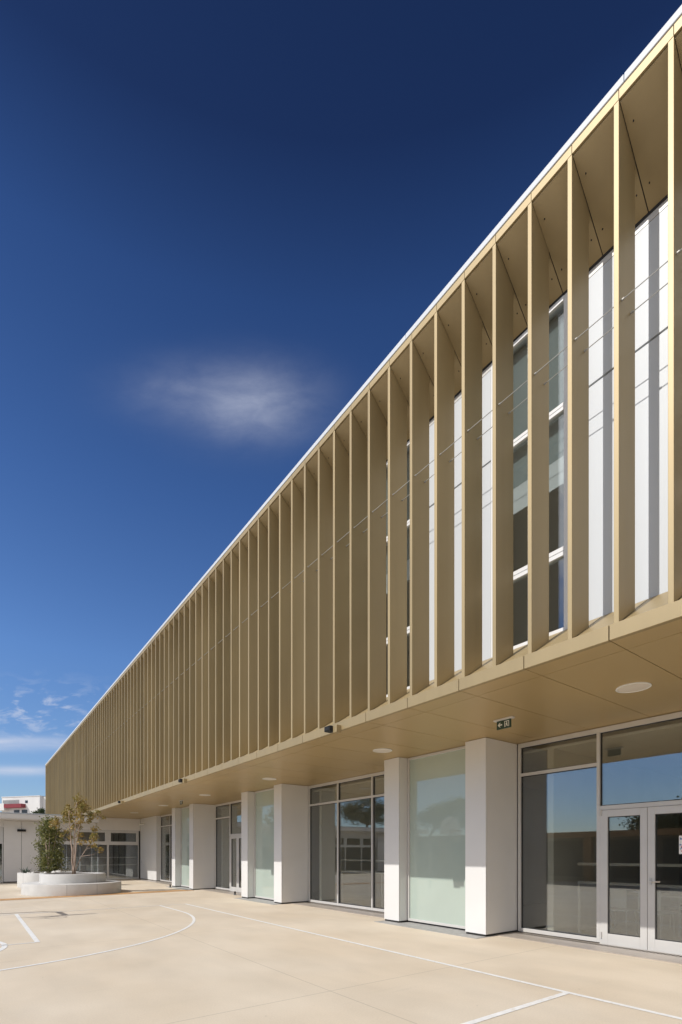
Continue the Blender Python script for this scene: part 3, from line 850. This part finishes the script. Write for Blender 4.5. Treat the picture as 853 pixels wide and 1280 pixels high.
# ------------------------------------------------------------------ planter tree
def young_tree(base, label):
    rnd = random.Random(21)
    t = thing('planter_tree', base, label, 'tree')
    tr = MB(); lv = MB()
    B = Vector(base)
    # leaf clumps: metres to the right of the root, height above it, radius
    clumps = [(97, 1000, .11), (96, 1008, .15), (107, 1008, .14), (110, 1016, .17), (86, 1013, .13), (88, 1022, .15), (100, 1019, .13), (80, 1028, .12), (72, 1031, .09),
              (92, 1033, .10), (104, 1029, .12), (114, 1024, .09), (84, 1041, .06), (100, 1043, .06), (118, 1037, .07), (121, 1047, .10), (113, 1050, .06), (126, 1064, .05),
              (119, 1057, .06), (106, 1052, .05), (77, 1044, .05), (90, 1048, .05), (102, 1012, .10), (82, 1020, .10)]
    cl = [(.0321 * (x - 93), .0321 * (1093 - y), r) for x, y, r in clumps]
    stems = [(-.30, .22, 2.15, .026), (-.10, -.16, 2.55, .030), (.10, .05, 2.95, .034), (.42, -.10, 2.55, .029), (.75, .12, 1.45, .021), (.22, .22, 2.3, .024)]
    allp = []
    for (a, b, h, r) in stems:
        pts = []
        for i in range(11):
            q = i / 10
            p = B + RT * (a * (.10 + .90 * q ** 1.6)) + FW * (b * (.15 + .85 * q ** 1.6)) + Vector((0, 0, h * q))
            if i: p += Vector((rnd.uniform(-1, 1), rnd.uniform(-1, 1), 0)) * .018
            pts.append(p)
        tr.tube(pts, [r * (1 - .72 * i / 10) for i in range(11)], 8)
        allp += pts[3:]
    for (a, z, r) in cl:
        c = B + RT * a + FW * rnd.uniform(-.35, .35) + Vector((0, 0, z))
        low = [p for p in allp if p.z < c.z - .12] or allp
        s_ = min(low, key=lambda p: (p - c).length + .15 * abs(p.z - c.z))
        mid = s_.lerp(c, .55) + Vector((rnd.uniform(-.03, .03), rnd.uniform(-.03, .03), -.05))
        tr.tube([s_, mid, c], [.011, .008, .003], 5)
        tw = [c]
        for _ in range(4 + int(r * 30)):
            e = c + Vector((rnd.gauss(0, r), rnd.gauss(0, r), rnd.gauss(.2 * r, r * .9)))
            tr.tube([mid.lerp(c, rnd.uniform(.5, 1)), e], [.004, .002], 4); tw.append(e)
        for _ in range(int(30 + 9500 * r * r)):
            p = rnd.choice(tw)
            lv.leaf(p + Vector((rnd.gauss(0, .05), rnd.gauss(0, .05), rnd.gauss(0, .045))), rnd.uniform(.055, .10), rnd)
    tr.build('trunk', M['bark'], t, smooth=True)
    lv.build('crown', M['leaf'], t)
young_tree((PC[0], PC[1], .73), 'slender multi-stemmed young tree with yellowing leaves in the two-tier planter')

def leafy_shrub(base, w, h, n, size, mat, label, name='shrub', group=None, seed=1):
    rnd = random.Random(seed)
    t = thing(name, base, label, 'shrub', group)
    B = Vector(base); tr = MB(); lv = MB()
    for i in range(7):
        a = rnd.uniform(0, 6.28); r = rnd.uniform(.1, .5) * w
        tr.tube([B, B + Vector((math.cos(a) * r * .5, math.sin(a) * r * .5, h * .45)), B + Vector((math.cos(a) * r, math.sin(a) * r, h * .92))], [.03, .02, .006], 6)
    tr.build('stem', M['bark'], t)
    clumps = []
    for i in range(70):
        q = rnd.random(); z = .06 + .92 * q
        prof = math.sin(min(1, (z * .92 + .10)) * math.pi) ** .42
        a = rnd.uniform(0, 6.28); r = w * .5 * prof * math.sqrt(rnd.random()) * rnd.uniform(.75, 1.1)
        clumps.append((B + Vector((math.cos(a) * r, math.sin(a) * r, z * h)), rnd.uniform(.07, .15) * (w + .2)))
    for _ in range(n):
        c, s = rnd.choice(clumps)
        lv.leaf(c + Vector((rnd.gauss(0, s), rnd.gauss(0, s), rnd.gauss(0, s))), rnd.uniform(.6, 1.2) * size, rnd, flat=.4)
    lv.build('foliage', mat, t)
    return t
leafy_shrub((2.98, 27.2, .64), 1.05, 2.5, 5200, .095, M['shrub'], 'dense upright green shrub growing in the rear drum planter', 'evergreen_shrub', seed=4)

# ------------------------------------------------------------------ trees beyond
def tree(base, h, cr, cz, n, size, label, group, seed, flat=.55, trunk_r=.16):
    rnd = random.Random(seed)
    t = thing('pine_tree', base, label, 'tree', group)
    B = Vector(base); tr = MB(); lv = MB()
    lean = Vector((rnd.uniform(-.4, .4), rnd.uniform(-.4, .4), 0))
    fork = B + lean + Vector((0, 0, cz - cr * flat * .8))
    tr.tube([B, B.lerp(fork, .5) + lean * .2, fork], [trunk_r, trunk_r * .8, trunk_r * .65], 9)
    for i in range(34):
        a = rnd.uniform(0, 6.28); rr_ = cr * math.sqrt(rnd.random()) * rnd.uniform(.7, 1.05)
        top = h - (h - cz) * (rr_ / cr) ** 2 * 1.1
        z = rnd.uniform(cz - cr * flat * .5, top)
        c = Vector((B.x + lean.x + math.cos(a) * rr_, B.y + lean.y + math.sin(a) * rr_, z))
        if i < 14: tr.tube([fork, fork.lerp(c, .55) + Vector((0, 0, -.15)), c], [trunk_r * .35, trunk_r * .2, .02], 6)
        s = rnd.uniform(.12, .24) * cr
        for _ in range(n // 34):
            lv.leaf(c + Vector((rnd.gauss(0, s), rnd.gauss(0, s), rnd.gauss(0, s * .55))), rnd.uniform(.6, 1.3) * size, rnd)
    tr.build('trunk', M['pinebark'], t); lv.build('crown', M['pine'], t)
tree((6.35, 62, 0), 6.45, .85, 5.6, 2400, .16, 'round green tree top beside the gold corner, above the wing roof', 'trees above the wing roof', 31)
tree((4.6, 63.5, 0), 5.75, 1.3, 5.1, 2200, .16, 'low green tree top behind the wing roof under the red balcony', 'trees above the wing roof', 32)
for i, (x, y, h, cr, cz) in enumerate(((-20, 45, 8.2, 3.2, 6.4), (-20, 13.6, 4.9, 2.3, 3.8), (-24, 35, 7.2, 3.0, 5.4), (-25, 9, 5.2, 2.6, 4.0), (-22, 4, 8, 3.2, 6))):
    tree((x, y, 0), h, cr, cz, 9000, .19, 'dark pine behind the low pavilion, seen only mirrored in the glass', 'pines behind the pavilion', 40 + i, trunk_r=.22)

for i, (x, y, h, cr, cz) in enumerate(((-9, -24, 6.5, 2.8, 4), (-3, -26, 7.5, 3.0, 4.6), (3, -25, 6.8, 2.8, 4.2), (8.5, -27, 8, 3.2, 4.8), (13, -25, 7, 3, 4.2))):
    tree((x, y, 0), h, cr, cz, 4200, .32, 'green tree behind the viewer, seen only mirrored in the far wing windows', 'trees behind the viewer', 60 + i, flat=.9, trunk_r=.2)

rh = random.Random(77)
t = thing('hedge', (1, -22, 0), 'long clipped hedge at the court end behind the viewer', 'hedge')
m = MB()
for x in range(-13, 17, 2): m.tube([(x, -22, 0), (x, -22, 2.2)], [.05, .02], 6)
m.build('stem', M['pinebark'], t)
m = MB()
for _ in range(16000): m.leaf((rh.uniform(-14, 17), -22 + rh.gauss(0, .35), rh.uniform(.05, 3.0) + rh.gauss(0, .1)), rh.uniform(.12, .24), rh)
m.build('foliage', M['pine'], t)

# ------------------------------------------------------------------ pavilion opposite (mirrored in the glazing)
pv = thing('pavilion', (-9.5, 8, 0), 'low timber-fronted pavilion across the court, seen mirrored in the glass', 'building')
m = MB(); m.box(-17, -8.9, -14, 27, 2.45, 2.75); m.build('roof', M['wood'], pv)
m = MB(); m.box(-16.8, -9.6, -13.8, 26.8, .001, 2.45); m.build('wall', M['indark'], pv)
m = MB()
for i in range(14): m.box(-9.6, -9.3, -13.5 + 3 * i, -13.1 + 3 * i, 0, 2.449)
m.build('pier', M['wood'], pv)
m = MB()
for i in range(13): m.box(-9.62, -9.55, -12.9 + 3 * i, -10.9 + 3 * i, .3, 2.3)
m.build('window', M['win_dark'], pv)

# ------------------------------------------------------------------ apartment block far behind
def apartment():
    loc = Vector((10.2, 140, 0)) - RT * 1.55
    t = thing('apartment_block', loc, 'white apartment block with a red balcony on the skyline at far left', 'building')
    t.rotation_euler.z = 0
    ang = math.atan2(-.62, -.78)           # outward normal of the front
    nx, ny = math.cos(ang), math.sin(ang)
    ex = Vector((-ny, nx, 0)) * -1         # along the front
    if ex.dot(RT) < 0: ex = -ex
    no = Vector((nx, ny, 0))
    def lb(m, a0, a1, d0, d1, z0, z1, mi=0):
        vs = []
        for z in (z0, z1):
            for d in (d0, d1):
                for a in (a0, a1): vs.append(loc + ex * a + no * d + Vector((0, 0, z)))
        fs = [(0, 2, 3, 1), (4, 5, 7, 6), (0, 1, 5, 4), (2, 6, 7, 3), (0, 4, 6, 2), (1, 3, 7, 5)]
        m.add(vs, fs, mi)
    m = MB()
    lb(m, -4.6, 6.6, -10, 0, 0, 15.1); lb(m, 6.6, 16, -10, -.8, 0, 15.0)
    lb(m, -5.1, -2.6, 0, 1.2, 11.9, 13.5)
    m.build('wall', M['render'], t, fix=True)
    m = MB(); lb(m, -4.3, .6, -1.2, .02, 13.5, 14.4); m.build('loggia_shade', M['shadewall'], t, fix=True)  # flush dark block painted as the shaded recess, no real hollow
    m = MB(); lb(m, -2.6, 2.5, 0, 1.25, 12.45, 13.35); m.build('balcony', M['red'], t, fix=True)
    for a, z0, z1 in ((-3.9, 11.0, 11.5), (-.9, 10.6, 12.0), (1.4, 10.6, 12.0), (2.4, 13.6, 14.2), (7.6, 13.0, 13.6)):
        m = MB(); lb(m, a, a + (1.6 if z0 < 12 else .7), .01 - (.8 if a > 6.6 else 0), .07 - (.8 if a > 6.6 else 0), z0, z1); m.build('window', M['win_dark'], t, fix=True)
    m = MB(); lb(m, -4.7, 6.7, -10.1, .1, 15.1, 15.25); m.build('roof', M['render'], t, fix=True)
apartment()

# ------------------------------------------------------------------ sun and sky
SUN = Vector((1, -.15, -.975)).normalized()       # travel of the light
el = math.asin(-SUN.z); az = math.atan2(-SUN.x, -SUN.y)   # from +Y, clockwise
ld = bpy.data.lights.new('sun', 'SUN'); ld.energy = 2.95; ld.angle = R(.5); ld.color = (1, .965, .91)
lo = bpy.data.objects.new('sun', ld); COL.objects.link(lo)
lo.rotation_euler = SUN.to_track_quat('-Z', 'Y').to_euler(); lo.location = (-20, 5, 25)

w = bpy.data.worlds.new('World'); S.world = w; w.use_nodes = True
nt = w.node_tree; N, L = nt.nodes, nt.links; N.clear()
out = N.new('ShaderNodeOutputWorld'); bg = N.new('ShaderNodeBackground'); bg.inputs['Strength'].default_value = .13
sky = N.new('ShaderNodeTexSky'); sky.sky_type = 'NISHITA'; sky.sun_disc = False
sky.sun_elevation = el; sky.sun_rotation = az
sky.air_density = 1.0; sky.dust_density = 0.3; sky.ozone_density = 2.5; sky.altitude = 50
def mth(op, a, b=0.0, c=0.0):
    q = N.new('ShaderNodeMath'); q.operation = op
    for i, v in enumerate((a, b, c)):
        if isinstance(v, (int, float)): q.inputs[i].default_value = v
        else: L.new(v, q.inputs[i])
    return q.outputs[0]
tc = N.new('ShaderNodeTexCoord')
def dot(v):
    q = N.new('ShaderNodeVectorMath'); q.operation = 'DOT_PRODUCT'; q.inputs[1].default_value = v
    L.new(tc.outputs['Generated'], q.inputs[0]); return q.outputs['Value']
# clouds: compass directions (north = F), heights as tangents
fx = mth('MAXIMUM', dot(tuple(FW)), .02); a_ = mth('DIVIDE', dot(tuple(RT)), fx); b_ = mth('DIVIDE', dot((0, 0, 1)), fx)
cmb = N.new('ShaderNodeCombineXYZ'); L.new(a_, cmb.inputs[0]); L.new(b_, cmb.inputs[1])
def nz(sc, det, st, off=0.0, rough=.55):
    mp = N.new('ShaderNodeMapping'); mp.inputs['Scale'].default_value = st; mp.inputs['Location'].default_value = (off, off * .7, 0)
    L.new(cmb.outputs[0], mp.inputs['Vector'])
    q = N.new('ShaderNodeTexNoise'); q.inputs['Scale'].default_value = sc; q.inputs['Detail'].default_value = det; q.inputs['Roughness'].default_value = rough
    q.inputs['Distortion'].default_value = .4
    L.new(mp.outputs[0], q.inputs['Vector']); return q.outputs['Fac']
def gauss(ca, cb, ra, rb):
    u = mth('DIVIDE', mth('SUBTRACT', a_, ca), ra); v = mth('DIVIDE', mth('SUBTRACT', b_, cb), rb)
    r2 = mth('ADD', mth('MULTIPLY', u, u), mth('MULTIPLY', v, v))
    return mth('POWER', 2.718, mth('MULTIPLY', r2, -1))
def rng(v, a, b, c, d):
    q = N.new('ShaderNodeMapRange'); q.interpolation_type = 'SMOOTHSTEP'
    for k, x in zip(('From Min', 'From Max', 'To Min', 'To Max'), (a, b, c, d)): q.inputs[k].default_value = x
    L.new(v, q.inputs['Value']); return q.outputs[0]
n1 = nz(7, 6, (1, 1.6, 1)); n2 = nz(20, 9, (1, 2.6, 1), 5.3); n3 = nz(5, 5, (1, 7, 1), 8.0)
main = mth('ADD', mth('MULTIPLY', gauss(-.175, .905, .12, .07), .31), mth('MULTIPLY', gauss(-.32, .93, .12, .055), .12))
n4 = nz(11, 10, (1, 2.2, 1), 1.7, .68)
main = mth('MULTIPLY', mth('MULTIPLY', main, rng(n1, .25, .75, .6, 1.25)), rng(n4, .34, .68, .84, 1.1))
wisp = mth('MULTIPLY', gauss(-.60, .285, .12, .045), rng(n2, .48, .66, 0, .6))
band = mth('ADD', mth('MULTIPLY', gauss(-.68, .221, .19, .012), .78), mth('MULTIPLY', gauss(-.68, .166, .17, .009), .78))
band = mth('MULTIPLY', band, rng(n3, .3, .7, .5, 1.1))
fac = mth('MINIMUM', mth('ADD', mth('ADD', main, wisp), band), .9)
# added out-of-view cloud banks, high on the sun's side and low behind, filling shade
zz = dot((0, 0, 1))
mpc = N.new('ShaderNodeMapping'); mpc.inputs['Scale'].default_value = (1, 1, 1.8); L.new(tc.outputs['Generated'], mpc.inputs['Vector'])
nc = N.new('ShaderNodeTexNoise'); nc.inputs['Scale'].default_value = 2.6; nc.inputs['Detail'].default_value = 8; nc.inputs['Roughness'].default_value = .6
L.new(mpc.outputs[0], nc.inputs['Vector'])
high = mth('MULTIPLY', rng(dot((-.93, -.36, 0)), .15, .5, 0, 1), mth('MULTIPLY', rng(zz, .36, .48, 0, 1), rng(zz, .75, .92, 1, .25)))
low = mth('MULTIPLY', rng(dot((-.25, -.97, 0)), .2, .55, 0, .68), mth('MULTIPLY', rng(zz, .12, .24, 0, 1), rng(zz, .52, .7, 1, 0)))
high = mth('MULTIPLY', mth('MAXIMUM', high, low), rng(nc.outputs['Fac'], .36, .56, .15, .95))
# dry clear air: the blue deepens with height above the horizon
rp = N.new('ShaderNodeValToRGB'); cr = rp.color_ramp
K = .55
stops = [(0.0, (.92, 1.0, 1.15)), (.162, (.94, 1.1, 1.35)), (.338, (.84, 1.12, 1.5)), (.553, (.54, .80, 1.21)), (.737, (.335, .53, .88)), (.82, (.18, .268, .48)), (1.0, (.14, .21, .36))]
while len(cr.elements) < len(stops): cr.elements.new(.5)
for e, (p, c) in zip(cr.elements, stops):
    e.position = p
for e, (p, c) in zip(cr.elements, stops): e.color = (*[min(1, v * K) for v in c], 1)
L.new(dot((0, 0, 1)), rp.inputs[0])
hs = N.new('ShaderNodeVectorMath'); hs.operation = 'MULTIPLY'; L.new(sky.outputs[0], hs.inputs[0]); L.new(rp.outputs[0], hs.inputs[1])
mix = N.new('ShaderNodeMix'); mix.data_type = 'RGBA'; L.new(fac, mix.inputs[0]); L.new(hs.outputs[0], mix.inputs[6]); mix.inputs[7].default_value = (4.0, 4.25, 5.0, 1)
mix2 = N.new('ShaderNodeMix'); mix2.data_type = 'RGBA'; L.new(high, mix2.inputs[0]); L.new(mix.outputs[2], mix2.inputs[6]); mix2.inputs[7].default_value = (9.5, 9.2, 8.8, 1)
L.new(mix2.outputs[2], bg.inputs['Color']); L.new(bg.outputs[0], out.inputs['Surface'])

# ------------------------------------------------------------------ camera
cd = bpy.data.cameras.new('camera'); cam = bpy.data.objects.new('camera', cd); COL.objects.link(cam)
cam.location = (0, 0, 1.55); cam.rotation_euler = (R(90), 0, -ALPHA)
cd.sensor_width = 36; cd.sensor_fit = 'AUTO'; cd.lens = 623.4 / 1280 * 36
cd.shift_y = (1067.5 - 640) / 1280; cd.shift_x = 0
cd.clip_start = .05; cd.clip_end = 2000
S.camera = cam
S.render.resolution_x, S.render.resolution_y = 682, 1024
S.view_settings.view_transform = 'Standard'; S.view_settings.look = 'None'
S.view_settings.exposure = 0.33; S.view_settings.gamma = 1
S.cycles.max_bounces = 10; S.cycles.transparent_max_bounces = 24
S.cycles.use_denoising = True
